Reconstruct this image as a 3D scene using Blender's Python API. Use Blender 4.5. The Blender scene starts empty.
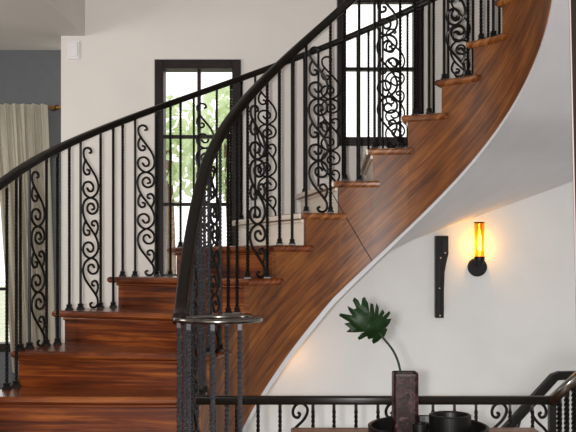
import bpy, bmesh, math, random
from mathutils import Vector, Matrix
R = math.radians
rnd = random.Random(7)
sc = bpy.context.scene
COL = sc.collection

# ------------------------------------------------------------------ measures
CAMZ = 1.348                       # eye height above the floor
F = 900.0; HX = 288.0; HY = 262.0  # focal length in pixels, principal point
def at(px, py, d):                 # the point that stands at depth d there
    return Vector(((px-HX)*d/F, d, CAMZ-(py-HY)*d/F))
CX, CY = 0.411, 4.224              # axis of the stair
RI, RO = 0.774, 1.837
T0, DT = R(142.63), R(13.76)
RISE = 0.18
WALL = 6.15
NMIN, NMAX = -6, 12
def zt(n): return RISE*(n+7)
def ang(n): return T0-n*DT
def circ(n, r):
    t = ang(n); return Vector((CX+r*math.cos(t), CY+r*math.sin(t), 0))
LOW_IN = {-3: (-.385, 4.17), -4: (-.40, 3.96), -5: (-.41, 3.74), -6: (-.41, 3.50), -7: (-.41, 3.25)}
LOW_OUT = {-3: (-1.50, 4.19), -4: (-1.55, 3.96), -5: (-1.58, 3.73), -6: (-1.60, 3.48), -7: (-1.60, 3.23)}
def plan(n, s):
    """s = 0 at the well side, 1 at the wall side."""
    if n >= -2: return circ(n, RI+(RO-RI)*s)
    def low(tab, r):
        a = math.floor(n); b = a+1
        pa = Vector(tab[a]) if a in tab else Vector(tab[-7])
        pb = Vector(tab[b]) if b in tab else circ(-2, r).to_2d()
        return pa.lerp(pb, n-a)
    p = low(LOW_IN, RI).lerp(low(LOW_OUT, RO), s)
    return Vector((p.x, p.y, 0))

# ------------------------------------------------------------------ materials
def nt(name):
    m = bpy.data.materials.new(name); m.use_nodes = True
    t = m.node_tree; b = t.nodes['Principled BSDF']
    return m, t, b
def lnk(t, a, b): t.links.new(a, b)
def srgb(r, g, b):
    f = lambda c: ((c/255+.055)/1.055)**2.4 if c/255 > .04045 else c/255/12.92
    return (f(r), f(g), f(b), 1)
def plain(name, c, rough=.5, metal=0, noise=0, nscale=30, bump=0, coat=0, spec=.5):
    m, t, b = nt(name)
    b.inputs['Base Color'].default_value = c; b.inputs['Roughness'].default_value = rough
    b.inputs['Metallic'].default_value = metal; b.inputs['Coat Weight'].default_value = coat
    b.inputs['Specular IOR Level'].default_value = spec
    if noise or bump:
        tc = t.nodes.new('ShaderNodeTexCoord'); n = t.nodes.new('ShaderNodeTexNoise')
        n.inputs['Scale'].default_value = nscale; n.inputs['Detail'].default_value = 5
        lnk(t, tc.outputs['Object'], n.inputs['Vector'])
        if noise:
            r = t.nodes.new('ShaderNodeValToRGB')
            r.color_ramp.elements[0].position = .3; r.color_ramp.elements[1].position = .7
            r.color_ramp.elements[0].color = [max(0, x*(1-noise)) for x in c[:3]]+[1]
            r.color_ramp.elements[1].color = [min(1, x*(1+noise)) for x in c[:3]]+[1]
            lnk(t, n.outputs['Fac'], r.inputs['Fac']); lnk(t, r.outputs['Color'], b.inputs['Base Color'])
        if bump:
            bp = t.nodes.new('ShaderNodeBump'); bp.inputs['Strength'].default_value = bump
            bp.inputs['Distance'].default_value = .01
            lnk(t, n.outputs['Fac'], bp.inputs['Height']); lnk(t, bp.outputs['Normal'], b.inputs['Normal'])
    return m
def wood(name, dark, mid, light, rough=.3, coat=.3, su=1.2, sv=26, spec=.5):
    """Grain runs along U of the mesh's own UV map."""
    m, t, b = nt(name)
    tc = t.nodes.new('ShaderNodeTexCoord'); mp = t.nodes.new('ShaderNodeMapping')
    mp.inputs['Scale'].default_value = (su, sv, 1)
    lnk(t, tc.outputs['UV'], mp.inputs['Vector'])
    n1 = t.nodes.new('ShaderNodeTexNoise'); n1.inputs['Scale'].default_value = 1.0
    n1.inputs['Detail'].default_value = 8; n1.inputs['Distortion'].default_value = .6
    n1.inputs['Roughness'].default_value = .65
    lnk(t, mp.outputs['Vector'], n1.inputs['Vector'])
    mp2 = t.nodes.new('ShaderNodeMapping'); mp2.inputs['Scale'].default_value = (su*1.6, sv*.16, 1)
    lnk(t, tc.outputs['UV'], mp2.inputs['Vector'])
    n2 = t.nodes.new('ShaderNodeTexNoise'); n2.inputs['Scale'].default_value = 1.0; n2.inputs['Detail'].default_value = 3
    lnk(t, mp2.outputs['Vector'], n2.inputs['Vector'])
    mx = t.nodes.new('ShaderNodeMix'); mx.data_type = 'FLOAT'; mx.inputs[0].default_value = .32
    lnk(t, n1.outputs['Fac'], mx.inputs[2]); lnk(t, n2.outputs['Fac'], mx.inputs[3])
    r = t.nodes.new('ShaderNodeValToRGB'); e = r.color_ramp.elements
    e[0].position = .37; e[0].color = dark; e[1].position = .64; e[1].color = light
    x = e.new(.5); x.color = mid
    lnk(t, mx.outputs[0], r.inputs['Fac']); lnk(t, r.outputs['Color'], b.inputs['Base Color'])
    b.inputs['Roughness'].default_value = rough; b.inputs['Coat Weight'].default_value = coat
    b.inputs['Coat Roughness'].default_value = .15
    b.inputs['Specular IOR Level'].default_value = spec
    bp = t.nodes.new('ShaderNodeBump'); bp.inputs['Strength'].default_value = .12; bp.inputs['Distance'].default_value = .004
    lnk(t, n1.outputs['Fac'], bp.inputs['Height']); lnk(t, bp.outputs['Normal'], b.inputs['Normal'])
    return m
def glass(name, tint, mix=.06, rough=0.0):
    m, t, b = nt(name)
    t.nodes.remove(b); out = t.nodes['Material Output']
    tr = t.nodes.new('ShaderNodeBsdfTransparent'); tr.inputs['Color'].default_value = tint
    gl = t.nodes.new('ShaderNodeBsdfGlossy'); gl.inputs['Roughness'].default_value = rough+.02
    mx = t.nodes.new('ShaderNodeMixShader'); mx.inputs[0].default_value = mix
    lnk(t, tr.outputs[0], mx.inputs[1]); lnk(t, gl.outputs[0], mx.inputs[2]); lnk(t, mx.outputs[0], out.inputs['Surface'])
    return m
def emit(name, c, s):
    m, t, b = nt(name)
    b.inputs['Base Color'].default_value = c
    b.inputs['Emission Color'].default_value = c; b.inputs['Emission Strength'].default_value = s
    return m
def translucent(name, c, w=.45):
    m, t, b = nt(name); out = t.nodes['Material Output']
    b.inputs['Base Color'].default_value = c; b.inputs['Roughness'].default_value = .9
    b.inputs['Specular IOR Level'].default_value = .1
    tl = t.nodes.new('ShaderNodeBsdfTranslucent'); tl.inputs['Color'].default_value = c
    mx = t.nodes.new('ShaderNodeMixShader'); mx.inputs[0].default_value = w
    lnk(t, b.outputs[0], mx.inputs[1]); lnk(t, tl.outputs[0], mx.inputs[2]); lnk(t, mx.outputs[0], out.inputs['Surface'])
    return m

M = {}
M['wall'] = plain('warm_white_plaster', srgb(222, 217, 212), .85, noise=.025, nscale=3, bump=.08, spec=.2)
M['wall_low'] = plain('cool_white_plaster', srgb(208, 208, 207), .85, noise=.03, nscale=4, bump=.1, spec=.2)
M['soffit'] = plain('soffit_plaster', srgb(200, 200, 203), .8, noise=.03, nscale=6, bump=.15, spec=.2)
M['grey'] = plain('dark_grey_paint', srgb(92, 94, 98), .8, noise=.04, nscale=20, bump=.1)
M['ceiling'] = plain('ceiling_paint', srgb(214, 211, 207), .9, noise=.02, nscale=4)
M['iron'] = plain('black_wrought_iron', srgb(16, 14, 13), .36, noise=.3, nscale=60, spec=.26)
M['iron_newel'] = plain('flash_lit_iron', srgb(74, 74, 79), .3, metal=.6, noise=.1, nscale=30, coat=.3)  # grey raised to carry flash highlights on the newel and lowest bars
M['iron_shiny'] = plain('polished_black_iron', srgb(120, 116, 112), .2, metal=1, noise=.2, nscale=40)
M['rail'] = plain('handrail_iron', srgb(19, 14, 10), .38, noise=.25, nscale=50, spec=.28)
M['tread'] = wood('tread_mahogany', srgb(56, 23, 9), srgb(104, 48, 18), srgb(150, 84, 38), .24, .2, 1.4, 44)
M['riser'] = wood('riser_mahogany', srgb(42, 15, 4), srgb(96, 40, 10), srgb(154, 84, 30), .3, .08, 1.4, 38, spec=.35)
M['stringer'] = wood('stringer_walnut', srgb(68, 33, 9), srgb(106, 57, 17), srgb(142, 86, 31), .42, .0, 2.6, 50, spec=.45)
M['tread_brown'] = wood('tread_walnut', srgb(66, 32, 12), srgb(124, 70, 30), srgb(172, 112, 58), .26, .2, 1.1, 24)
M['pale_riser'] = wood('cream_riser', srgb(222, 204, 184), srgb(238, 224, 206), srgb(246, 236, 222), .3, .2, 1.0, 12)  # cream tones for upper risers and coves; painted glare on the nosing strips
M['frame'] = plain('dark_window_wood', srgb(26, 14, 11), .5, noise=.3, nscale=18, spec=.25)
M['bead'] = plain('pale_bead', srgb(190, 190, 190), .4)
M['bead_dull'] = plain('dull_pale_bead', srgb(170, 156, 154), .7, spec=.1)
M['pane'] = glass('window_glass', (1, 1, 1, 1), .04)
M['curtain'] = translucent('linen_curtain', srgb(200, 193, 180), .4)
M['brass'] = plain('aged_brass', srgb(120, 92, 52), .35, metal=.9)
M['black'] = plain('black_paint', srgb(11, 10, 10), .4, noise=.2, nscale=30, spec=.25)
M['amber'] = glass('amber_glass', (1, .80, .42, 1), .06)
M['bulb'] = emit('glowing_filament', (1, .8, .35, 1), 9)
def glow_glass(name, c, s):
    m, t, b = nt(name); t.nodes.remove(b); out = t.nodes['Material Output']
    tr = t.nodes.new('ShaderNodeBsdfTransparent'); em = t.nodes.new('ShaderNodeEmission'); ad = t.nodes.new('ShaderNodeAddShader')
    em.inputs['Color'].default_value = c; em.inputs['Strength'].default_value = s
    lnk(t, tr.outputs[0], ad.inputs[0]); lnk(t, em.outputs[0], ad.inputs[1]); lnk(t, ad.outputs[0], out.inputs['Surface']); return m
M['bulb_glass'] = glow_glass('glowing_bulb', (1, .66, .16, 1), .8)
M['nail'] = plain('steel_nail', srgb(210, 210, 205), .3, metal=.6)
M['darkwood'] = wood('dark_bracket_wood', srgb(6, 5, 5), srgb(12, 9, 8), srgb(26, 19, 16), .45, .0, 3, 20, spec=.2)
M['table'] = wood('table_wood', srgb(90, 60, 45), srgb(134, 98, 78), srgb(160, 124, 100), .4, .1, 1.5, 20)
M['leaf'] = plain('leaf_green', srgb(13, 36, 9), .5, noise=.35, nscale=25, spec=.2)
M['stem'] = plain('stem_green', srgb(22, 40, 14), .5, spec=.25)
M['white_plastic'] = plain('white_plastic', srgb(226, 224, 226), .5)
M['floor'] = wood('floor_boards', srgb(70, 42, 24), srgb(104, 66, 40), srgb(130, 88, 56), .4, .1, .6, 9)
M['lower_floor'] = plain('lower_floor', srgb(120, 112, 104), .7, noise=.1)
M['garden'] = plain('garden_ground', srgb(190, 196, 170), .9, noise=.15, nscale=2)
M['foliage'] = translucent('sunlit_leaves', srgb(212, 226, 186), .5)
M['bark'] = plain('bark', srgb(120, 96, 76), .9, noise=.2)
def vase_mat():
    m, t, b = nt('burgundy_glaze')
    tc = t.nodes.new('ShaderNodeTexCoord')
    n = t.nodes.new('ShaderNodeTexNoise'); n.inputs['Scale'].default_value = 26; n.inputs['Detail'].default_value = 7
    n.inputs['Distortion'].default_value = 1.2; n.inputs['Roughness'].default_value = .7
    lnk(t, tc.outputs['Object'], n.inputs['Vector'])
    r = t.nodes.new('ShaderNodeValToRGB'); e = r.color_ramp.elements
    e[0].position = .35; e[0].color = srgb(10, 4, 4); e[1].position = .68; e[1].color = srgb(84, 54, 60)
    x = e.new(.52); x.color = srgb(36, 12, 12)
    lnk(t, n.outputs['Fac'], r.inputs['Fac']); lnk(t, r.outputs['Color'], b.inputs['Base Color'])
    b.inputs['Roughness'].default_value = .35; b.inputs['Specular IOR Level'].default_value = .25
    bp = t.nodes.new('ShaderNodeBump'); bp.inputs['Strength'].default_value = .3; bp.inputs['Distance'].default_value = .004
    lnk(t, n.outputs['Fac'], bp.inputs['Height']); lnk(t, bp.outputs['Normal'], b.inputs['Normal'])
    return m
M['vase'] = vase_mat()

# ------------------------------------------------------------------ mesh helpers
class MB:
    """Collects shapes and links them as ONE mesh object."""
    def __init__(s): s.v = []; s.f = []; s.uv = {}
    def add(s, vs, fs, uvs=None):
        k = len(s.v); s.v += [tuple(v) for v in vs]
        for i, f in enumerate(fs):
            s.f.append(tuple(k+j for j in f))
            if uvs: s.uv[len(s.f)-1] = uvs[i]
    def box(s, a, b):
        x0, y0, z0 = a; x1, y1, z1 = b
        vs = [(x0,y0,z0),(x1,y0,z0),(x1,y1,z0),(x0,y1,z0),(x0,y0,z1),(x1,y0,z1),(x1,y1,z1),(x0,y1,z1)]
        s.add(vs, [(0,3,2,1),(4,5,6,7),(0,1,5,4),(1,2,6,5),(2,3,7,6),(3,0,4,7)])
    def tube(s, pts, r, seg=6, caps=True):
        pts = [Vector(p) for p in pts]; n = len(pts)
        rad = r if callable(r) else (lambda i, r=r: r)
        t = (pts[1]-pts[0]).normalized()
        ref = Vector((0, 0, 1)) if abs(t.z) < .9 else Vector((1, 0, 0))
        nx = t.cross(ref).normalized(); vs = []; fs = []
        for i, p in enumerate(pts):
            tt = (pts[min(i+1, n-1)]-pts[max(i-1, 0)])
            if tt.length < 1e-9: tt = t.copy()
            tt.normalize()
            nx = (nx-tt*nx.dot(tt)).normalized(); ny = tt.cross(nx)
            for k in range(seg):
                a = 2*math.pi*k/seg
                vs.append(p+(nx*math.cos(a)+ny*math.sin(a))*rad(i))
        for i in range(n-1):
            for k in range(seg):
                k2 = (k+1) % seg
                fs.append((i*seg+k, i*seg+k2, (i+1)*seg+k2, (i+1)*seg+k))
        if caps:
            fs.append(tuple(range(seg-1, -1, -1))); fs.append(tuple((n-1)*seg+k for k in range(seg)))
        s.add(vs, fs)
    def sweep(s, pts, prof, closed=False):
        """prof: list of (side, up) going round; kept upright along the path."""
        pts = [Vector(p) for p in pts]; n = len(pts); m = len(prof); vs = []; fs = []; L = 0; us = []
        for i, p in enumerate(pts):
            a = pts[(i-1) % n] if closed else pts[max(i-1, 0)]
            b = pts[(i+1) % n] if closed else pts[min(i+1, n-1)]
            t = (b-a).normalized(); side = t.cross(Vector((0, 0, 1))).normalized(); up = side.cross(t)
            if i: L += (p-pts[i-1]).length
            us.append(L)
            for (x, y) in prof: vs.append(p+side*x+up*y)
        uv = []
        for i in range(n if closed else n-1):
            j = (i+1) % n
            for k in range(m):
                k2 = (k+1) % m
                fs.append((i*m+k, j*m+k, j*m+k2, i*m+k2))
                uv.append([(us[i], k*.02), (us[j], k*.02), (us[j], k*.02+.02), (us[i], k*.02+.02)])
        if not closed:
            fs.append(tuple(range(m))); uv.append([(0, 0)]*m)
            fs.append(tuple((n-1)*m+k for k in range(m-1, -1, -1))); uv.append([(0, 0)]*m)
        s.add(vs, fs, uv)
    def lathe(s, prof, c, seg=32, axis='Z'):
        vs = []; fs = []; m = len(prof)
        for k in range(seg):
            a = 2*math.pi*k/seg
            for (r, h) in prof:
                q = Vector((r*math.cos(a), r*math.sin(a), h))
                if axis == 'Y': q = Vector((q.x, -q.z, q.y))
                vs.append(Vector(c)+q)
        for k in range(seg):
            k2 = (k+1) % seg
            for j in range(m-1):
                fs.append((k*m+j, k2*m+j, k2*m+j+1, k*m+j+1))
        s.add(vs, fs)
    def twist(s, p, h, w=.008, pitch=.075, step=.0068, plain_ends=.03):
        p = Vector(p); n = max(3, int(h/step)); vs = []; fs = []
        for i in range(n+1):
            z = h*i/n; q = min(max(z-plain_ends, 0), h-2*plain_ends); a = 2*math.pi*q/pitch
            for k in range(4):
                b = a+math.pi/4+k*math.pi/2
                vs.append(p+Vector((math.cos(b)*w*1.3, math.sin(b)*w*1.3, z)))
        for i in range(n):
            for k in range(4):
                k2 = (k+1) % 4
                fs.append((i*4+k, i*4+k2, (i+1)*4+k2, (i+1)*4+k))
        fs.append((3, 2, 1, 0)); fs.append(tuple(n*4+k for k in range(4)))
        s.add(vs, fs)
    def build(s, name, mat, parent=None, smooth=False, bevel=0, seg=2):
        me = bpy.data.meshes.new(name); me.from_pydata(s.v, [], s.f); me.update()
        uvl = me.uv_layers.new(name='UVMap')
        for p in me.polygons:
            u = s.uv.get(p.index)
            for k, li in enumerate(p.loop_indices):
                if u: uvl.data[li].uv = u[k]
                else:
                    c = me.vertices[me.loops[li].vertex_index].co; nn = p.normal
                    if abs(nn.z) > .7: uvl.data[li].uv = (c.x, c.y)
                    elif abs(nn.x) > abs(nn.y): uvl.data[li].uv = (c.y, c.z)
                    else: uvl.data[li].uv = (c.x, c.z)
        bm = bmesh.new(); bm.from_mesh(me)
        bmesh.ops.recalc_face_normals(bm, faces=bm.faces)
        bm.to_mesh(me); bm.free()
        if smooth:
            for p in me.polygons: p.use_smooth = True
        me.materials.append(mat)
        o = bpy.data.objects.new(name, me); COL.objects.link(o)
        if parent:
            o.parent = parent; o.matrix_parent_inverse = Matrix.Identity(4)
            o.location = -base_of(parent)
        if bevel:
            b = o.modifiers.new('soft_edges', 'BEVEL'); b.width = bevel; b.segments = seg; b.limit_method = 'ANGLE'; b.angle_limit = R(40)
        return o
def base_of(o):
    v = Vector((0, 0, 0))
    while o: v = v+o.location; o = o.parent
    return v
def tag(o, label=None, cat=None, group=None, kind=None):
    if label: o['label'] = label
    if cat: o['category'] = cat
    if group: o['group'] = group
    if kind: o['kind'] = kind
    return o
def thing(name, loc, label=None, cat=None, group=None, kind=None):
    o = bpy.data.objects.new(name, None); COL.objects.link(o); o.location = loc; o.empty_display_size = .1
    return tag(o, label, cat, group, kind)
def catmull(P, n=6):
    P = [Vector(p) for p in P]; out = []
    for i in range(len(P)-1):
        a = P[max(i-1, 0)]; b = P[i]; c = P[i+1]; d = P[min(i+2, len(P)-1)]
        for k in range(n):
            t = k/n
            out.append(.5*((2*b)+(c-a)*t+(2*a-5*b+4*c-d)*t*t+(3*b-a-3*c+d)*t**3))
    out.append(P[-1]); return out
def rounded(w, h, r, k=3):
    out = []
    for (cx, cy, a0) in ((w/2-r, h/2-r, 0), (-w/2+r, h/2-r, 90), (-w/2+r, -h/2+r, 180), (w/2-r, -h/2+r, 270)):
        for i in range(k+1):
            a = R(a0+90*i/k); out.append((cx+r*math.cos(a), cy+r*math.sin(a)))
    return out

# ------------------------------------------------------------------ the setting
def wall_with_holes(mb, x0, x1, z0, z1, y0, y1, holes):
    xs = sorted({x0, x1, *[h[0] for h in holes], *[h[1] for h in holes]})
    zs = sorted({z0, z1, *[h[2] for h in holes], *[h[3] for h in holes]})
    for i in range(len(xs)-1):
        for j in range(len(zs)-1):
            xm = (xs[i]+xs[i+1])/2; zm = (zs[j]+zs[j+1])/2
            if any(h[0] < xm < h[1] and h[2] < zm < h[3] for h in holes): continue
            mb.box((xs[i], y0, zs[j]), (xs[i+1], y1, zs[j+1]))
def px_x(px, d=WALL): return (px-HX)*d/F
def px_z(py, d=WALL): return CAMZ-(py-HY)*d/F
W1 = (px_x(155), px_x(241), px_z(283), px_z(60))
W2 = (px_x(337), px_x(423), px_z(146), px_z(-76))
XL = px_x(61)
TOP = 4.9
mb = MB(); wall_with_holes(mb, XL, 2.75, -2.6, TOP, WALL, WALL+.22, [W1, W2])
tag(mb.build('wall_back', M['wall']), kind='structure')
mb = MB(); W3 = (-3.3, -1.80, px_z(352, 6.55), px_z(112, 6.55))
wall_with_holes(mb, -4.2, XL, 0, 3.2, 6.56, 6.78, [W3])
tag(mb.build('wall_alcove', M['grey']), kind='structure')
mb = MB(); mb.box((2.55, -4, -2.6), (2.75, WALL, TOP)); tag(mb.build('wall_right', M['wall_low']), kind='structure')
# low ceiling of the side room and the upper wall that stands on its edge
zc = px_z(36); mb = MB()
mb.add([(-4.2, -1, zc), (-1.62, -1, zc), (px_x(84), WALL, zc), (XL, WALL, zc), (XL, 6.56, zc), (-4.2, 6.56, zc),
        (-4.2, -1, zc+.2), (-1.62, -1, zc+.2), (px_x(84), WALL, zc+.2), (XL, WALL, zc+.2), (XL, 6.56, zc+.2), (-4.2, 6.56, zc+.2)],
       [(5,4,3,2,1,0), (6,7,8,9,10,11)]+[(i, (i+1) % 6, (i+1) % 6+6, i+6) for i in range(6)])
tag(mb.build('ceiling_low', M['ceiling']), kind='structure')
mb = MB()
mb.add([(-1.62, -1, zc), (px_x(85), WALL, zc), (px_x(85)-.15, WALL, zc+.005), (-1.77, -1, zc+.005),
        (-1.62, -1, TOP), (px_x(85), WALL, TOP), (px_x(85)-.15, WALL, TOP), (-1.77, -1, TOP)],
       [(0,1,2,3), (7,6,5,4), (0,4,5,1), (1,5,6,2), (2,6,7,3), (3,7,4,0)])
tag(mb.build('wall_upper_left', M['wall']), kind='structure')
mb = MB(); mb.box((-4.4, -4, TOP), (2.75, WALL+.2, TOP+.15)); tag(mb.build('ceiling_high', M['ceiling']), kind='structure')
mb = MB(); mb.box((-4.4, -4, -.2), (3.2, 3.62, 0)); mb.box((-4.4, 3.62, -.2), (-.32, 6.56, 0))
tag(mb.build('floor', M['floor']), kind='structure')
mb = MB(); mb.box((-4.4, -4, 0), (-4.2, 6.7, TOP)); tag(mb.build('wall_left', M['wall']), kind='structure')
mb = MB(); mb.box((-.5, 3.4, -2.7), (3.2, 6.2, -2.6)); tag(mb.build('floor_lower', M['lower_floor']), kind='structure')
mb = MB(); mb.box((-30, 6.9, -.3), (30, 60, -.25)); tag(mb.build('ground_outside', M['garden']), kind='structure')

def window(name, hole, y, fw, cols, rows_z, xm, frame_back=.12):
    x0, x1, z0, z1 = hole
    t = thing(name, ((x0+x1)/2, y, z0), kind='structure')
    f = MB(); d0, d1 = y-.02, y+frame_back
    f.box((x0, d0, z0), (x0+fw, d1, z1)); f.box((x1-fw, d0, z0), (x1, d1, z1))
    f.box((x0+fw, d0, z1-fw), (x1-fw, d1, z1)); f.box((x0+fw, d0, z0), (x1-fw, d1, z0+fw))
    f.build('window_frame', M['frame'], t, bevel=.004)
    g = MB(); g.box((x0+fw-.005, y+.045, z0+fw-.005), (x1-fw+.005, y+.051, z1-fw+.005)); g.build('pane', M['pane'], t)
    m = MB()
    for x in xm: m.box((x-.011, y+.02, z0+fw-.004), (x+.011, y+.075, z1-fw+.004))
    for z in rows_z: m.box((x0+fw-.004, y+.024, z-.011), (x1-fw+.004, y+.071, z+.011))
    m.build('muntin', M['frame'], t)
    b = MB(); q = .006
    for (a, c) in (((x0-q, y-.012, z0-q), (x0, y, z1+q)), ((x1, y-.012, z0-q), (x1+q, y, z1+q)), ((x0, y-.012, z1), (x1, y, z1+q))): b.box(a, c)
    b.build('edge_bead', M['bead'], t)
    return t
window('window_1', W1, WALL, .060, 2, [px_z(136), px_z(204)], [px_x(198.5)])
window('window_2', W2, WALL, .060, 2, [px_z(68), px_z(0)], [px_x(380)])
window('window_3', W3, 6.57, .06, 2, [px_z(289, 6.6), px_z(200, 6.6)], [px_x(-40, 6.6)])

# ------------------------------------------------------------------ the staircase
stair = thing('curved_staircase', (CX, CY, 0),
              'curved mahogany staircase with brown wooden side and white plaster underside, sweeping up to the right', 'staircase')
TH = .036
def depth(n): return .65 + max(0, 3-n)*.036
def zbot(n): return max(0.0, zt(n)-depth(n))
def lip(n): return .022+.023*max(0, min(1, (5-n)/2.5))
def tread(n):
    mb = MB(); top = zt(n); bot = top-TH
    e = min(n+(1.36 if n >= 0 else 1.17), NMAX+1)
    k = 6; prof = [(0, -.009), (.0, .0), (-.008, .009), (-.02, .012)]
    ins, outs = [], []
    s0, s1 = 0.0, (1.035 if n >= -1 else 1.0)
    for i in range(k+1):
        q = n+(e-n)*i/k
        ins.append(plan(q, s0)); outs.append(plan(q, s1))
    if n == NMIN:   # rounded starter step that carries the newel
        ins = [Vector((-.30, 3.22, 0)), Vector((-.12, 3.27, 0)), Vector((-.03, 3.40, 0)), Vector((-.02, 3.55, 0)), Vector((-.10, 3.68, 0)), Vector((-.25, 3.74, 0)), Vector((-.40, 3.76, 0))]
    ring = ins+outs[::-1]
    # bullnosed edge: three rings, inset at top and bottom
    c = sum(ring, Vector())/len(ring); L = len(ring)
    def inset(d):
        out = []
        for i, p in enumerate(ring):
            a = (p-ring[i-1]).normalized(); b = (ring[(i+1) % L]-p).normalized()
            na = Vector((-a.y, a.x, 0)); nb = Vector((-b.y, b.x, 0)); m = (na+nb)
            if m.length < 1e-4: m = na
            m.normalize()
            if m.dot(c-p) < 0 and n != NMIN: m = -m
            out.append(p+m*d)
        return out
    A = inset(0.0); B = inset(.006); C = inset(.016)
    levels = [(C, bot), (B, bot+.005), (A, bot+.012), (A, top-.012), (B, top-.005), (C, top)]
    vs = [Vector((p.x, p.y, z)) for rg, z in levels for p in rg]
    fs = [tuple(range(L-1, -1, -1)), tuple((len(levels)-1)*L+i for i in range(L))]
    t_dir = (outs[0]-ins[0]).normalized(); w_dir = Vector((-t_dir.y, t_dir.x, 0))
    def uv(v): return (v.dot(t_dir)+n*3.7, v.dot(w_dir)+v.z*1.0+n*1.3)
    for l in range(len(levels)-1):
        for i in range(L):
            j = (i+1) % L
            fs.append((l*L+i, l*L+j, (l+1)*L+j, (l+1)*L+i))
    mb.add(vs, fs, [[uv(vs[i]) for i in f] for f in fs])
    o = mb.build('tread', M['tread_brown'] if n >= 2 else M['tread'], stair)
    if n >= 2: o['label'] = 'glossy brown tread with a rounded nosing'
def riser(n):
    a = plan(n, .025); b = plan(n, .975); d = (b-a).normalized(); back = Vector((-d.y, d.x, 0))
    if back.dot(plan(n+.5, .5)-a) < 0: back = -back
    a = a+back*.032; b = b+back*.032
    z0 = zt(n-1) if n > NMIN else 0; z1 = zt(n)-TH
    q = [a, b, b+back*.02, a+back*.02]
    vs = [Vector((p.x, p.y, z)) for z in (z0, z1) for p in q]
    fs = [(0,1,5,4), (1,2,6,5), (2,3,7,6), (3,0,4,7), (4,5,6,7), (3,2,1,0)]
    uv = [[(v.dot(d)+n*2.1, v.z+n*.37) for v in (vs[i] for i in f)] for f in fs]
    mb = MB(); mb.add(vs, fs, uv)
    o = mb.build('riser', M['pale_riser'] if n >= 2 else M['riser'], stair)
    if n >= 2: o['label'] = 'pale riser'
    # scotia moulding under the nosing
    m = MB(); a = a.lerp(b, .035); m.sweep([Vector((a.x, a.y, z1-.008))-back*.008, Vector((b.x, b.y, z1-.008))-back*.008], rounded(.016, .016, .006, 2))
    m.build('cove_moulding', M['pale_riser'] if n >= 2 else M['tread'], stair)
    if 2 <= n <= 5:   # pale strip that paints reflected glare along the tread front
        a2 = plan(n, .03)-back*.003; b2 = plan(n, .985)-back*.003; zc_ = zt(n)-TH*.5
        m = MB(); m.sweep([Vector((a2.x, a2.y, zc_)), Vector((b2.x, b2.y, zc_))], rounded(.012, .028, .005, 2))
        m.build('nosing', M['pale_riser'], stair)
for n in range(NMIN, NMAX+1):
    tread(n); riser(n)
# sawtooth skirt on the well side
def skirt(s_a, s_b, name, label, low=None):
    mb = MB(); vs = []; fs = []; uvs = []; L = 0; last = None; cols = []
    for n in range(NMIN, NMAX+1):
        for i in range(7):
            q = n+i/6+(.16 if n+i/6 < NMAX else 0)*1.0
            q2 = min(q, NMAX+1)
            pa, pb = plan(q2, s_a), plan(q2, s_b)
            if last is not None: L += (pa-last).length
            last = pa
            top = zt(n)-TH+.002; bot = zbot(q2) if low is None else max(zbot(q2), zt(q2)-low)
            cols.append((pa, pb, top, max(min(bot, top-.02), 0), L))
    for (pa, pb, top, bot, L) in cols:
        vs += [Vector((pa.x, pa.y, bot)), Vector((pa.x, pa.y, top)), Vector((pb.x, pb.y, bot)), Vector((pb.x, pb.y, top))]
    sl = math.atan2(.18, .19)
    def uv(i, z):
        L = cols[i][4]; return (L*math.cos(sl)+z*math.sin(sl), -L*math.sin(sl)+z*math.cos(sl))
    for i in range(len(cols)-1):
        j = i+1; a = i*4; b = j*4
        for f in ((a, b, b+1, a+1), (a+2, a+3, b+3, b+2), (a+1, b+1, b+3, a+3), (a, a+2, b+2, b)):
            fs.append(f); uvs.append([uv(x//4, vs[x].z) for x in f])
    e = (len(cols)-1)*4
    fs += [(0, 1, 3, 2), (e, e+2, e+3, e+1)]; uvs += [[(0, 0)]*4]*2
    mb.add(vs, fs, uvs)
    o = mb.build(name, M['stringer'], stair, smooth=True); o.modifiers.new('crease', 'EDGE_SPLIT').split_angle = R(35); o['label'] = label
    return o
skirt(.024, .055, 'stringer', 'brown curved wooden side board on the well side')
skirt(.955, .975, 'stringer', 'brown curved wooden side board on the wall side', .42)
# a joint across the side board
mb = MB(); J = []
for i in range(9):
    q = 2.95+(4.12-2.95)*i/8; a = plan(q, .0225); z = zt(2.9)-.05+(zbot(4.12)+.004-zt(2.9)+.05)*i/8
    J.append(Vector((a.x, a.y, z)))
mb.tube(J, .0022, 5); o = mb.build('board_joint', M['frame'], stair); o['label'] = 'dark joint across the wooden side board'
# plaster underside: lip under the wood, then a twisted surface to the wall
mb = MB(); vs = []; fs = []; N = 60; n0 = -1.5
def wall_z(X): return CAMZ+.082+(X-.663)*.366
for i in range(N+1):
    q = n0+(NMAX+1-n0)*i/N
    a = plan(q, .03); zb = zt(q)-depth(q)
    t = ang(q); d = Vector((math.cos(t), math.sin(t), 0))
    if q < 4 or d.y < .25:
        o_ = circ(q, RO-.04)
    else:
        o_ = Vector((CX, CY, 0))+d*((WALL+.01-CY)/d.y)
        if o_.x > 2.56: o_ = Vector((CX, CY, 0))+d*((2.56-CX)/d.x)
    if d.y < .25 and d.x > 0: o_ = Vector((CX, CY, 0))+d*((2.56-CX)/d.x)
    if q < 4: zo = zb-.045+.083*max(0, min(1, (q-1)/3))
    else:
        zw = wall_z(min(o_.x, 2.5)); zo = zw if o_.y > WALL-.05 else max(zw, zb-.02)
    o_.y = min(o_.y, WALL-.006); o_.x = min(o_.x, 2.545)
    for (p, z) in ((a, max(zb+.01, .002)), (a, max(zb-lip(q), .001)), (o_, max(zo, .001)), (o_, max(zo+.06, .06))):
        vs.append(Vector((p.x, p.y, z)))
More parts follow.
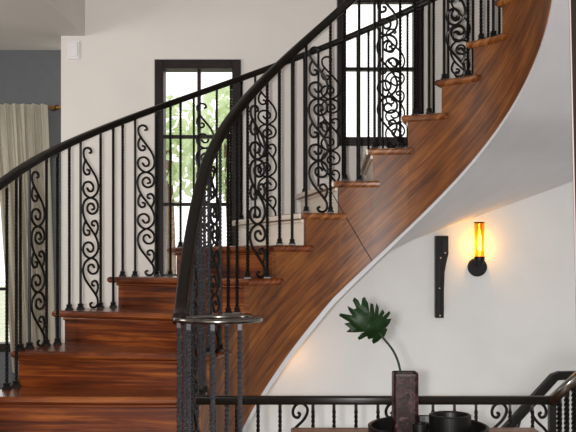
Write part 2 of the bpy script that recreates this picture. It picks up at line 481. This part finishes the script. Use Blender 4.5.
for i in range(N):
    a, b = i*4, i*4+4
    for k in range(4):
        k2 = (k+1) % 4; fs.append((a+k, a+k2, b+k2, b+k))
mb.add(vs, fs+[(0,1,2,3), (N*4+3, N*4+2, N*4+1, N*4)])
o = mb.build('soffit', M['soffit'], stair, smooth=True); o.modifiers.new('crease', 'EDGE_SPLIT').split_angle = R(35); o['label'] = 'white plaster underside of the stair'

# thin sheet over the back wall below the stair, coloured a cooler white
mb = MB(); P = []
for i in range(25):
    X = -.3+2.84*i/24
    z = wall_z(X)+.05 if X > .3 else min(wall_z(X)+.05, CAMZ+(X+.3)*.33-.25)
    P.append((X, z))
k = len(P); V = [(x, WALL-.004, z) for x, z in P]+[(x, WALL-.004, -2.6) for x, z in P]
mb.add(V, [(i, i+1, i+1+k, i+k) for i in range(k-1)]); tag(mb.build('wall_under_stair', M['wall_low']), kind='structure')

# ------------------------------------------------------------------ scrolls
S = [(273,190),(281,186),(277,175),(268,172),(260,182),(262,196),(274,203),(288,194),(292,176),(285,161),(270,155),
     (255,162),(247,180),(248,205),(258,230),(272,250),(286,272),(293,297),(288,320),(270,335),(254,327),(247,310),(252,293),(266,288),
     (277,298),(276,312),(266,316),(259,306)]
T1 = [(284,267),(291,249),(291,233),(284,223),(275,226),(274,235),(281,238)]
def nrm(P, oy=155): return [((x-270)/52, (y-oy)/180) for x, y in P]
S_MAIN = nrm(S)
T_A = nrm(T1); T_B = [(-x, 1-y) for x, y in T_A]
UP = [(266,22),(272,18),(268,9),(257,8),(249,18),(250,35)]+[(x, y-180) for x, y in S[14:]]
UP = nrm(UP)
LOWER = [(-x, -y) for x, y in UP]            # turned half round about its joint
T_UP = [(x, y-1) for x, y in T_B]
T_LOW = [(-x, -y) for x, y in T_UP]
PER = .345
def scroll(mb, p, q, z, r=.0068, j2=.29, wscale=.86, flip=1):
    """fills the panel between the bars at p and q, both standing at height z."""
    p, q = Vector(p), Vector(q); d = q-p; d.z = 0; w = d.length; d.normalize(); c = (p+q)/2
    def put(P, zj):
        pts = [Vector((c.x, c.y, 0))+d*(u*w*wscale*flip)+Vector((0, 0, zj-v*PER)) for u, v in P]
        mb.tube(catmull(pts, 4), r, 6)
    put(S_MAIN, z+j2+PER); put(UP, z+j2+PER); put(LOWER, z+j2)
    for P in (T_A, T_B): put(P, z+j2+PER)
    put(T_UP, z+j2+PER); put(T_LOW, z+j2)

# ------------------------------------------------------------------ railings
def shoe(par, p, w=.019):
    mb = MB(); x, y, z = p
    vs = []; lv = [(w, 0), (w, .008), (w*.62, .02), (w*.78, .026), (w*.6, .034)]
    for (r, h) in lv: vs += [(x-r, y-r, z+h), (x+r, y-r, z+h), (x+r, y+r, z+h), (x-r, y+r, z+h)]
    fs = [(3,2,1,0)]
    for l in range(len(lv)-1):
        for k in range(4): fs.append((l*4+k, l*4+(k+1) % 4, l*4+4+(k+1) % 4, l*4+4+k))
    fs.append(tuple((len(lv)-1)*4+k for k in range(4)))
    mb.add(vs, fs); mb.build('shoe', M['iron'], par)
def baluster(par, p, ztop, twisted=True, w=.0072, foot=True, mat='iron'):
    mb = MB(); p = Vector(p)
    if twisted: mb.twist(p, ztop-p.z, w)
    else: mb.tube([p, Vector((p.x, p.y, ztop))], w*1.12, 8)
    o = mb.build('baluster', M[mat], par)
    if foot: shoe(o, p)
    return o
# --- inner (well side) railing with its volute newel
RIN = RI+.042
inner = thing('stair_railing', (-.27, 3.5, zt(-6)),
              'black scrolled iron railing on the near side of the stair, ending in a ring newel', 'railing')
RINGC = Vector((-.272, 3.5, CAMZ-.222)); RINGR = .152
def inner_z(n): return zt(n)+.918
pts = []
n = NMAX+.9
while n > -1.8:
    c = circ(n, RIN); pts.append(Vector((c.x, c.y, inner_z(n)))); n -= .25
low = [Vector((-.395, 4.36, inner_z(-2))), Vector((-.418, 4.16, inner_z(-3))), Vector((-.428, 3.95, inner_z(-4))),
       Vector((-.431, 3.75, inner_z(-5)+.004)), Vector((-.429, 3.60, CAMZ-.195)), Vector((-.424, 3.5, CAMZ-.222))]
pts = catmull(pts[::2]+low, 5)
mb = MB(); mb.sweep(pts, rounded(.052, .044, .014)); mb.build('handrail', M['rail'], inner, smooth=True)
mb = MB(); ring = [RINGC+Vector((math.cos(a)*RINGR, math.sin(a)*RINGR, 0)) for a in [2*math.pi*i/56 for i in range(56)]]
mb.sweep(ring, rounded(.046, .019, .008), closed=True)
o = mb.build('volute_ring', M['iron_shiny'], inner, smooth=True); o['label'] = 'flat polished ring at the foot of the handrail'
def rail_xy(nq):
    # plan position of the lower rail
    tab = [(-1.5, -.375, 4.46), (-2, -.395, 4.36), (-3, -.418, 4.16), (-4, -.428, 3.95), (-5, -.431, 3.75), (-6, -.429, 3.55)]
    for (a, b) in zip(tab, tab[1:]):
        if a[0] >= nq >= b[0]:
            t = (a[0]-nq)/(a[0]-b[0]); return Vector((a[1]+(b[1]-a[1])*t, a[2]+(b[2]-a[2])*t, 0))
    return Vector(tab[-1][1:]+(0,))
for n in range(-6, NMAX+1):
    fr = (.2, .93) if n % 2 == 0 else (.35, .76)
    P = []
    for k, f in enumerate(fr):
        q = n+f
        if n == -6 and k == 0: continue
        c = circ(q, RIN) if q > -1.5 else rail_xy(q)
        zz = zt(n)
        P.append(Vector((c.x, c.y, zz)))
        baluster(inner, P[-1], inner_z(q)-.016, twisted=not (n >= 1 and k == (1 if n % 2 else 0)), mat='iron_newel' if n <= -2 else 'iron')
    if n % 2 == 0 and len(P) == 2 and n >= -4:
        mb = MB(); scroll(mb, P[0], P[1], zt(n), r=.0072); mb.build('scroll_panel', M['iron'], inner)
for a in (180, 228, 267, 307, 81, 104):
    p = RINGC+Vector((math.cos(R(a))*RINGR, math.sin(R(a))*RINGR, 0)); p.z = zt(-6)
    baluster(inner, p, RINGC.z-.006, True, w=.0078, mat='iron_newel')
# --- outer (wall side) railing
ROUT = RO-.042
outer = thing('stair_railing', (CX, CY+ROUT, zt(3)),
              'black scrolled iron railing on the far side of the stair, before the windows', 'railing')
def outer_z(n): return zt(n)+.905
pts = []
n = -6.5
while n <= NMAX+.9:
    c = plan(n, 1)+(plan(n, 0)-plan(n, 1)).normalized()*.042
    pts.append(Vector((c.x, c.y, outer_z(n)))); n += .5
mb = MB(); mb.sweep(catmull(pts, 4), rounded(.05, .038, .012)); mb.build('handrail', M['rail'], outer, smooth=True)
for n in range(-6, NMAX+1):
    P = []
    for k, f in enumerate((.12, .34, .72, .95)):
        q = n+f-(.07 if n == -2 else 0)
        c = plan(q, 1)+(plan(q, 0)-plan(q, 1)).normalized()*.042
        P.append(Vector((c.x, c.y, zt(n))))
        baluster(outer, P[-1], outer_z(q)-.014, twisted=(k != 1), w=.0068)
    if n == -3: continue
    mb = MB(); scroll(mb, P[1], P[2], zt(n)); mb.build('scroll_panel', M['iron'], outer)

# --- guard railing in front of the lower stairwell
GD = 3.65
g0, g1 = px_x(196, GD), px_x(552, GD); GZ = px_z(400.2, GD)
guard = thing('guard_railing', ((g0+g1)/2, GD, 0), 'low straight black iron guard railing behind the console table', 'railing')
mb = MB(); mb.sweep([Vector((g0, GD, GZ)), Vector((g1, GD, GZ))], rounded(.036, .034, .008)); mb.build('handrail', M['rail'], guard, smooth=True)
mb = MB(); mb.box((g0, GD-.012, .09), (g1, GD+.012, .11)); mb.build('bottom_rail', M['iron'], guard)
for px in (214, 236.5, 258, 280, 313, 334, 356, 378, 411, 433, 454.5, 476, 510, 532.5):
    mb = MB(); x = px_x(px, GD)
    mb.twist(Vector((x, GD, .1)), GZ-.012-.1, w=.006); mb.build('baluster', M['iron'], guard)
post = MB(); post.box((g1-.014, GD-.014, 0), (g1+.014, GD+.014, GZ+.01)); post.build('corner_post', M['iron'], guard)
# sloping end of the guard
e0, e1 = Vector((g1, GD, GZ)), at(596, 360, GD)
mb = MB(); mb.sweep([e0-Vector((.01, 0, .008)), e1], rounded(.042, .036, .008)); o = mb.build('handrail', M['iron_shiny'], guard, smooth=True)
o['label'] = 'sloping end of the handrail'
for k in range(1, 6):
    p = e0.lerp(e1, k/6); mb = MB(); mb.twist(Vector((p.x, GD, .02)), p.z-.03, w=.009); mb.build('baluster', M['iron'], guard)
def hook(px, side):
    pts = [(-13*side, 34), (-7*side, 24), (2*side, 15), (6*side, 8), (6*side, 2), (1*side, -2.5), (-5*side, -.5), (-8*side, 5), (-7*side, 10.5), (-3*side, 12), (-1*side, 8.5), (-3.5*side, 7)]
    mb = MB(); P = [at(px+x, 405.5+y, GD) for x, y in pts]
    mb.tube(catmull(P, 5), .0065, 6); mb.build('scroll', M['iron'], guard)
hook(301, 1); hook(500, 1); hook(538, -1); hook(394, 1)

# --- handrail of the flight that goes down along the far wall
hr = thing('wall_handrail', at(540, 400, 6.0), 'sloping dark handrail on the far wall at lower right, beyond the guard railing', 'handrail')
mb = MB(); mb.sweep([at(490, 447, 6.0), at(554, 377, 6.0), at(559, 375.5, 6.0), at(600, 375, 6.0)], rounded(.075, .055, .01)); mb.build('rail', M['darkwood'], hr)
for (px, py) in ((520, 421), (575, 380)):
    p = at(px, py, 6.0); mb = MB()
    mb.tube(catmull([p, p+Vector((0, .05, -.05)), p+Vector((0, .15, -.05))], 4), .008, 8); mb.build('bracket', M['iron'], hr)

# --- dark casing at the right edge
mb = MB(); D = 2.5
a0, a1 = at(571.0, 0, D), at(585.6, 650, D); top = at(570.4, -120, D); k = (a1-a0); 
def lean(z, off): 
    t = (a0.z-z)/(a0.z-a1.z); return Vector((a0.x+(a1.x-a0.x)*t+off, D, z))
def slab(m, x0, x1, y0, y1):
    vs = []
    for z in (0, 3.1):
        p = lean(z, 0)
        vs += [(p.x+x0, y0, z), (p.x+x1, y0, z), (p.x+x1, y1, z), (p.x+x0, y1, z)]
    m.add(vs, [(0,3,2,1), (4,5,6,7), (0,1,5,4), (1,2,6,5), (2,3,7,6), (3,0,4,7)])
tr = thing('trim_1', (lean(0, 0).x, D, 0), kind='structure')
slab(mb, 0, .05, D, D+.02); mb.build('casing', M['frame'], tr)
mb = MB(); slab(mb, -.004, -.0004, D+.002, D+.006); mb.build('edge_bead', M['bead_dull'], tr)

# ------------------------------------------------------------------ side room: rod and curtains
rod = thing('curtain_rod', at(20, 107, 6.47), 'aged brass curtain rod on the dark grey wall of the side room', 'curtain rod')
mb = MB(); mb.tube([at(-150, 107.5, 6.47), at(58, 107.5, 6.47)], .013, 10); mb.build('rod', M['brass'], rod, smooth=True)
mb = MB(); mb.lathe([(.0, -.02), (.018, -.015), (.022, 0), (.018, .015), (0, .02)], at(58, 107.5, 6.47), 14); mb.build('finial', M['brass'], rod, smooth=True)
mb = MB(); p = at(51, 107.5, 6.47); mb.box((p.x-.012, 6.46, p.z-.012), (p.x+.012, 6.57, p.z+.012)); mb.build('bracket', M['brass'], rod)
def curtain(top_px, bot_px, label, folds, seed):
    mb = MB(); r = random.Random(seed); nu, nv = 90, 24; d = 6.39; vs = []; fs = []
    ph = [r.uniform(0, 6.28) for _ in range(4)]
    for j in range(nv+1):
        v = j/nv; py = 104+(372-104)*v
        for i in range(nu+1):
            u = i/nu
            x = (top_px[0]+(top_px[1]-top_px[0])*u)*(1-v)+(bot_px[0]+(bot_px[1]-bot_px[0])*u)*v
            amp = .022+.02*min(1, v*3)
            w = math.sin(u*folds*6.28+ph[0]+.6*v)*amp+math.sin(u*folds*2.3*6.28+ph[1])*.012*(1-.4*v)+math.sin(u*5+ph[2]+v*3)*.01
            p = at(x, py, d); vs.append(Vector((p.x+math.cos(u*folds*6.28+ph[3])*.008, d+w, p.z)))
    for j in range(nv):
        for i in range(nu):
            a = j*(nu+1)+i; fs.append((a, a+1, a+nu+2, a+nu+1))
    mb.add(vs, fs)
    o = mb.build('curtain', M['curtain'], smooth=True)
    return tag(o, label, 'curtain')
curtain((-8, 47), (12, 56), 'pale gathered linen curtain hanging from the brass rod at the left edge', 6, 3)

# ------------------------------------------------------------------ on the walls
wp = at(74, 50, WALL); t = thing('wall_plate', (wp.x, WALL, wp.z), 'small square white wall plate high on the wall beside the side room opening', 'wall plate')
x0, x1 = px_x(68), px_x(80); z0, z1 = px_z(59.5), px_z(41)
mb = MB(); mb.box((x0, WALL-.012, z0), (x1, WALL, z1)); mb.build('back_plate', M['white_plastic'], t, bevel=.004)
mb = MB(); mb.box((x0+.012, WALL-.02, z0+.018), (x1-.012, WALL-.011, z1-.012)); mb.build('cover', M['white_plastic'], t, bevel=.004)

sp = at(477, 267, WALL)
t = thing('wall_sconce', sp, 'lit wall sconce, amber glass tube on a round black plate under the stair', 'wall lamp')
sc_y = WALL-.075
mb = MB(); mb.lathe([(0, .0), (.064, .0), (.066, .006), (.064, .022), (.058, .026), (0, .026)], (sp.x, WALL, sp.z), 40, 'Y')
mb.build('back_plate', M['black'], t, smooth=False)
mb = MB(); mb.tube([(sp.x, WALL-.02, sp.z+.01), (sp.x, sc_y, sp.z+.01)], .012, 10); mb.build('arm', M['black'], t)
zt0, zt1 = px_z(258, sc_y), px_z(222.5, sc_y)
mb = MB(); mb.lathe([(0, zt0-.05), (.02, zt0-.05), (.036, zt0-.012), (.036, zt0+.01), (0, zt0+.01)], (sp.x, sc_y, 0), 24); mb.build('lamp_holder', M['black'], t)
mb = MB(); mb.lathe([(.034, zt0), (.034, zt1), (.031, zt1), (.031, zt0)], (sp.x, sc_y, 0), 32); mb.build('glass_tube', M['amber'], t, smooth=True)
mb = MB(); mb.lathe([(.0345, zt1-.004), (.0355, zt1-.004), (.0355, zt1+.003), (.030, zt1+.003), (.030, zt1-.004), (.0345, zt1-.004)], (sp.x, sc_y, 0), 32); mb.build('top_rim', M['black'], t)
mb = MB(); mb.lathe([(0, zt1-.001), (.0335, zt1-.001), (.0335, zt1+.002), (0, zt1+.002)], (sp.x, sc_y, 0), 32); mb.build('spill_cap', M['black'], t)  # disc added to stop light spilling up onto the soffit
mb = MB(); mb.lathe([(0, zt0+.01), (.009, zt0+.015), (.011, zt0+.05), (.016, zt0+.09), (.016, zt0+.15), (.010, zt0+.185), (0, zt0+.192)], (sp.x, sc_y, 0), 20)
b = mb.build('bulb', M['bulb_glass'], t, smooth=True); b.visible_shadow = True
mb = MB(); 
for s in (-1, 1): mb.tube([(sp.x+s*.005, sc_y-.0165, zt0+.05), (sp.x+s*.006, sc_y-.0175, zt0+.1), (sp.x+s*.003, sc_y-.0168, zt0+.16)], .0022, 6)
mb.build('filament', M['bulb'], b)

bp_ = at(441, 277, WALL)
t = thing('wall_bracket', (bp_.x, WALL, bp_.z), 'tall narrow dark wooden bracket on the wall left of the lit sconce', 'bracket')
prof = [(434.3, 236), (447, 236), (447, 254), (445, 262), (443.2, 272), (442.6, 290), (442.4, 317.5), (434.3, 317.5)]
mb = MB(); vs = [at(x, y, WALL) for x, y in prof]; L = len(prof)
vv = [Vector((v.x, WALL-.06 if i not in () else WALL-.06, v.z)) for i, v in enumerate(vs)]+[Vector((v.x, WALL, v.z)) for v in vs]
mb.add(vv, [tuple(range(L)), tuple(range(2*L-1, L-1, -1))]+[(i, i+L, (i+1) % L+L, (i+1) % L) for i in range(L)])
mb.build('backing', M['darkwood'], t, bevel=.003)
mb = MB(); x0, x1 = px_x(437.5), px_x(445.2)
mb.box((px_x(440.6), WALL-.066, px_z(254)), (px_x(446), WALL-.058, px_z(240))); mb.box((px_x(435.5), WALL-.066, px_z(314)), (px_x(438.5), WALL-.058, px_z(262)))
mb.build('raised_strip', M['black'], t, bevel=.002)
for (px, py) in ((439, 258), (443.6, 253), (438, 288), (438.5, 315)):
    mb = MB(); p = at(px, py, WALL); mb.lathe([(0, .007), (.004, .006), (.0055, 0)], (p.x, WALL-.064, p.z), 10, 'Y'); mb.build('nail_head', M['nail'], t, smooth=True)

# ------------------------------------------------------------------ table and what stands on it
TZ = CAMZ-.632
x0, x1, y0, y1 = px_x(291, 3.44), px_x(534, 3.44), 2.98, 3.44
t = thing('console_table', ((x0+x1)/2, (y0+y1)/2, 0), 'brown wooden console table along the bottom edge, carrying a black tray', 'table')
mb = MB(); mb.box((x0, y0, TZ-.035), (x1, y1, TZ)); mb.build('tabletop', M['table'], t, bevel=.005)
mb = MB()
for (a, b) in (((x0+.05, y0+.04, TZ-.12), (x1-.05, y0+.06, TZ-.036)), ((x0+.05, y1-.06, TZ-.12), (x1-.05, y1-.04, TZ-.036)),
               ((x0+.04, y0+.06, TZ-.12), (x0+.06, y1-.06, TZ-.036)), ((x1-.06, y0+.06, TZ-.12), (x1-.04, y1-.06, TZ-.036))): mb.box(a, b)
mb.build('apron', M['table'], t)
for (x, y) in ((x0+.05, y0+.05), (x1-.05, y0+.05), (x0+.05, y1-.05), (x1-.05, y1-.05)):
    mb = MB(); vs = []
    for z, r in ((0, .016), (TZ-.034, .025)): vs += [(x-r, y-r, z), (x+r, y-r, z), (x+r, y+r, z), (x-r, y+r, z)]
    mb.add(vs, [(3,2,1,0), (4,5,6,7), (0,1,5,4), (1,2,6,5), (2,3,7,6), (3,0,4,7)]); mb.build('leg', M['table'], t, bevel=.003)
TC = Vector((px_x(428, 3.2), 3.2, TZ)); TR = .213
mb = MB(); mb.lathe([(0, 0), (TR-.012, 0), (TR-.003, .008), (TR, .05), (TR-.006, .053), (TR-.011, .05), (TR-.016, .012), (TR-.024, .008), (0, .008)], TC, 64)
tag(mb.build('tray', M['black'], smooth=False), 'wide round black tray with a raised rim on the console table', 'tray')
TT = TZ+.009
# vase: square with rounded corners, open at the top
vd = 3.27; vx = px_x(405, vd); hw = 12.3*vd/F; vt = px_z(373.5, vd-hw)
mb = MB(); prof = rounded(2*hw, 2*hw, .014, 3); L = len(prof); vs = []; lv = [(.93, TT), (1, TT+.006), (1.0, TT+.1), (1.0, vt-.01), (.985, vt-.002), (.94, vt), (.84, vt-.004), (.82, vt-.03), (.82, TT+.02)]
for s, z in lv: vs += [(vx+x*s, vd+y*s, z) for x, y in prof]
fs = [tuple(range(L-1, -1, -1)), tuple((len(lv)-1)*L+k for k in range(L))]
for l in range(len(lv)-1):
    for k in range(L): fs.append((l*L+k, l*L+(k+1) % L, (l+1)*L+(k+1) % L, (l+1)*L+k))
mb.add(vs, fs); tag(mb.build('vase', M['vase']), 'tall square mottled burgundy vase holding one leaf, on the black tray', 'vase')
# bowl and cup
bd = 3.16; bx = px_x(450, bd); br = 21*bd/F; bz = px_z(414, bd)
mb = MB(); mb.lathe([(0, TT), (br*.90, TT), (br*.95, TT+.006), (br*.985, TT+.04), (br, bz-.004), (br-.003, bz), (br-.008, bz), (br-.011, bz-.006), (br-.016, TT+.03), (0, TT+.012)], (bx, bd, 0), 48)
tag(mb.build('bowl', M['black']), 'wide straight-sided black bowl on the tray, right of the vase', 'bowl')
cd = 3.075; cx = px_x(420, cd); cr = 7.3*cd/F; cz = px_z(423, cd)
mb = MB(); mb.lathe([(0, TT), (cr*.9, TT), (cr, TT+.006), (cr, cz-.002), (cr-.003, cz), (cr-.006, cz-.003), (cr-.007, TT+.012), (0, TT+.01)], (cx, cd, 0), 32)
tag(mb.build('cup', M['black']), 'small black cup on the tray between the vase and the bowl', 'cup')
# leaf
lf = thing('cut_leaf', (vx, vd, vt-.15), 'single dark green lobed leaf on a thin stem, standing in the burgundy vase', 'leaf')
mb = MB(); P = [Vector((vx+.012, vd, TT+.03)), Vector((vx+.004, vd, vt-.06)), at(401, 373, vd), at(397.5, 360, vd), at(392, 349, vd), at(384, 339, vd), at(377, 330, vd)]
mb.tube(catmull(P, 6), lambda i: .0042, 8); mb.build('stem', M['stem'], lf, smooth=True)
OUT = [(235,205),(222,210),(210,222),(190,235),(182,222),(185,207),(165,212),(160,198),(125,215),(118,205),(135,185),(150,178),(105,182),(70,180),(85,165),(60,145),(85,138),(40,112),(45,100),(95,108),(80,85),(75,68),(100,82),(112,78),(98,45),(105,32),(122,45),(132,68),(140,35),(150,30),(163,55),(168,98),(174,55),(186,62),(190,105),(199,55),(210,75),(208,110),(226,82),(235,98),(225,118),(255,92),(262,100),(245,126),(268,125),(260,145),(240,165),(250,170),(245,185)]
bm = bmesh.new(); MID0, MID1 = Vector((232, 203)), Vector((70, 70)); md = (MID1-MID0).normalized()
fv = [bm.verts.new((x, -y, 0)) for x, y in OUT]; bm.faces.new(fv)
bmesh.ops.triangulate(bm, faces=bm.faces[:]); bmesh.ops.subdivide_edges(bm, edges=bm.edges[:], cuts=2, use_grid_fill=True)
for v in bm.verts:
    x, y = v.co.x, -v.co.y; q = Vector((x, y))-MID0; al = q.dot(md); ac = q.x*md.y-q.y*md.x
    p = at(330+x/4.32, 290+y/4.32, vd)
    d = abs(ac)*.00028-al*.00020+.000003*(al-90)**2-.012+math.sin(ac*.16)*.004
    v.co = Vector((p.x, vd+d, p.z))
me = bpy.data.meshes.new('blade'); bm.to_mesh(me); bm.free(); me.materials.append(M['leaf'])
for p in me.polygons: p.use_smooth = True
o = bpy.data.objects.new('blade', me); COL.objects.link(o); o.parent = lf; o.location = -lf.location
o.modifiers.new('thick', 'SOLIDIFY').thickness = .0012

# ------------------------------------------------------------------ garden outside the windows
def shrub(x, y, z, w, h, label, seed, count=400):
    r = random.Random(seed); t = thing('garden_shrub', (x, y, -.25), label, 'shrub', 'shrubs outside the windows')
    mb = MB()
    for i in range(count):
        a = r.uniform(0, 6.283); u = r.uniform(-1, 1); rr = r.random()**.4
        c = Vector((x+math.cos(a)*math.sqrt(1-u*u)*w*rr, y+math.sin(a)*math.sqrt(1-u*u)*w*.6*rr, z+u*h*rr))
        s = r.uniform(.05, .11); e1 = Vector((r.uniform(-1, 1), r.uniform(-1, 1), r.uniform(-1, 1))).normalized(); e2 = e1.orthogonal().normalized()
        mb.add([c-e1*s, c+e2*s*.5, c+e1*s, c-e2*s*.5], [(0, 1, 2, 3)])
    mb.build('foliage', M['foliage'], t)
    mb = MB(); mb.tube([(x, y, -.26), (x+.05, y, z*.5), (x, y, z)], .06, 8); mb.build('trunk', M['bark'], t)
shrub(-1.35, 10, 2.6, .55, .62, 'leafy green shrub seen through the lower window, in its middle', 1)
shrub(-.7, 10.6, 2.75, .42, .7, 'leafy green shrub seen through the lower window, at its right', 2)
shrub(.75, 12.5, 2.3, .35, .7, 'small leafy shrub seen through the upper window', 3, 300)

# ------------------------------------------------------------------ light and camera
w = bpy.data.worlds.new('daylight'); sc.world = w; w.use_nodes = True
bg = w.node_tree.nodes['Background']; bg.inputs['Color'].default_value = (1, .99, .97, 1); bg.inputs['Strength'].default_value = 1.65
def area(name, loc, target, size, power, col=(1, 1, 1)):
    l = bpy.data.lights.new(name, 'AREA'); l.size = size; l.energy = power; l.color = col
    o = bpy.data.objects.new(name, l); COL.objects.link(o); o.location = loc
    o.rotation_euler = (Vector(target)-Vector(loc)).to_track_quat('-Z', 'Y').to_euler(); return o
def point(name, loc, power, col, rad=.02):
    l = bpy.data.lights.new(name, 'POINT'); l.energy = power; l.color = col; l.shadow_soft_size = rad
    o = bpy.data.objects.new(name, l); COL.objects.link(o); o.location = loc; return o
area('flash', (-.085, -.05, CAMZ+.0), (0, 5, CAMZ+.1), .06, 125, (1, .98, .95))
area('side_fill', (-3.7, 4.0, 2.3), (.4, 5.6, 1.5), 1.0, 32, (1, .97, .92))  # added fill from the left to brighten the pale risers
point('sconce_light', (sp.x, sc_y-.0, zt0+.085), 2.6, (1, .70, .28), .014)
point('hidden_sconce_light', at(291, 357, 5.98), .9, (1, .45, .12), .03)
cam = bpy.data.cameras.new('camera'); co = bpy.data.objects.new('camera', cam); COL.objects.link(co)
cam.sensor_width = 36; cam.lens = F/576*36; cam.shift_y = (HY-216)/576; cam.clip_start = .05
co.location = (0, 0, CAMZ); co.rotation_euler = (R(90), 0, 0)
sc.camera = co
sc.view_settings.view_transform = 'Standard'; sc.view_settings.look = 'None'
sc.view_settings.exposure = 0; sc.view_settings.gamma = 1
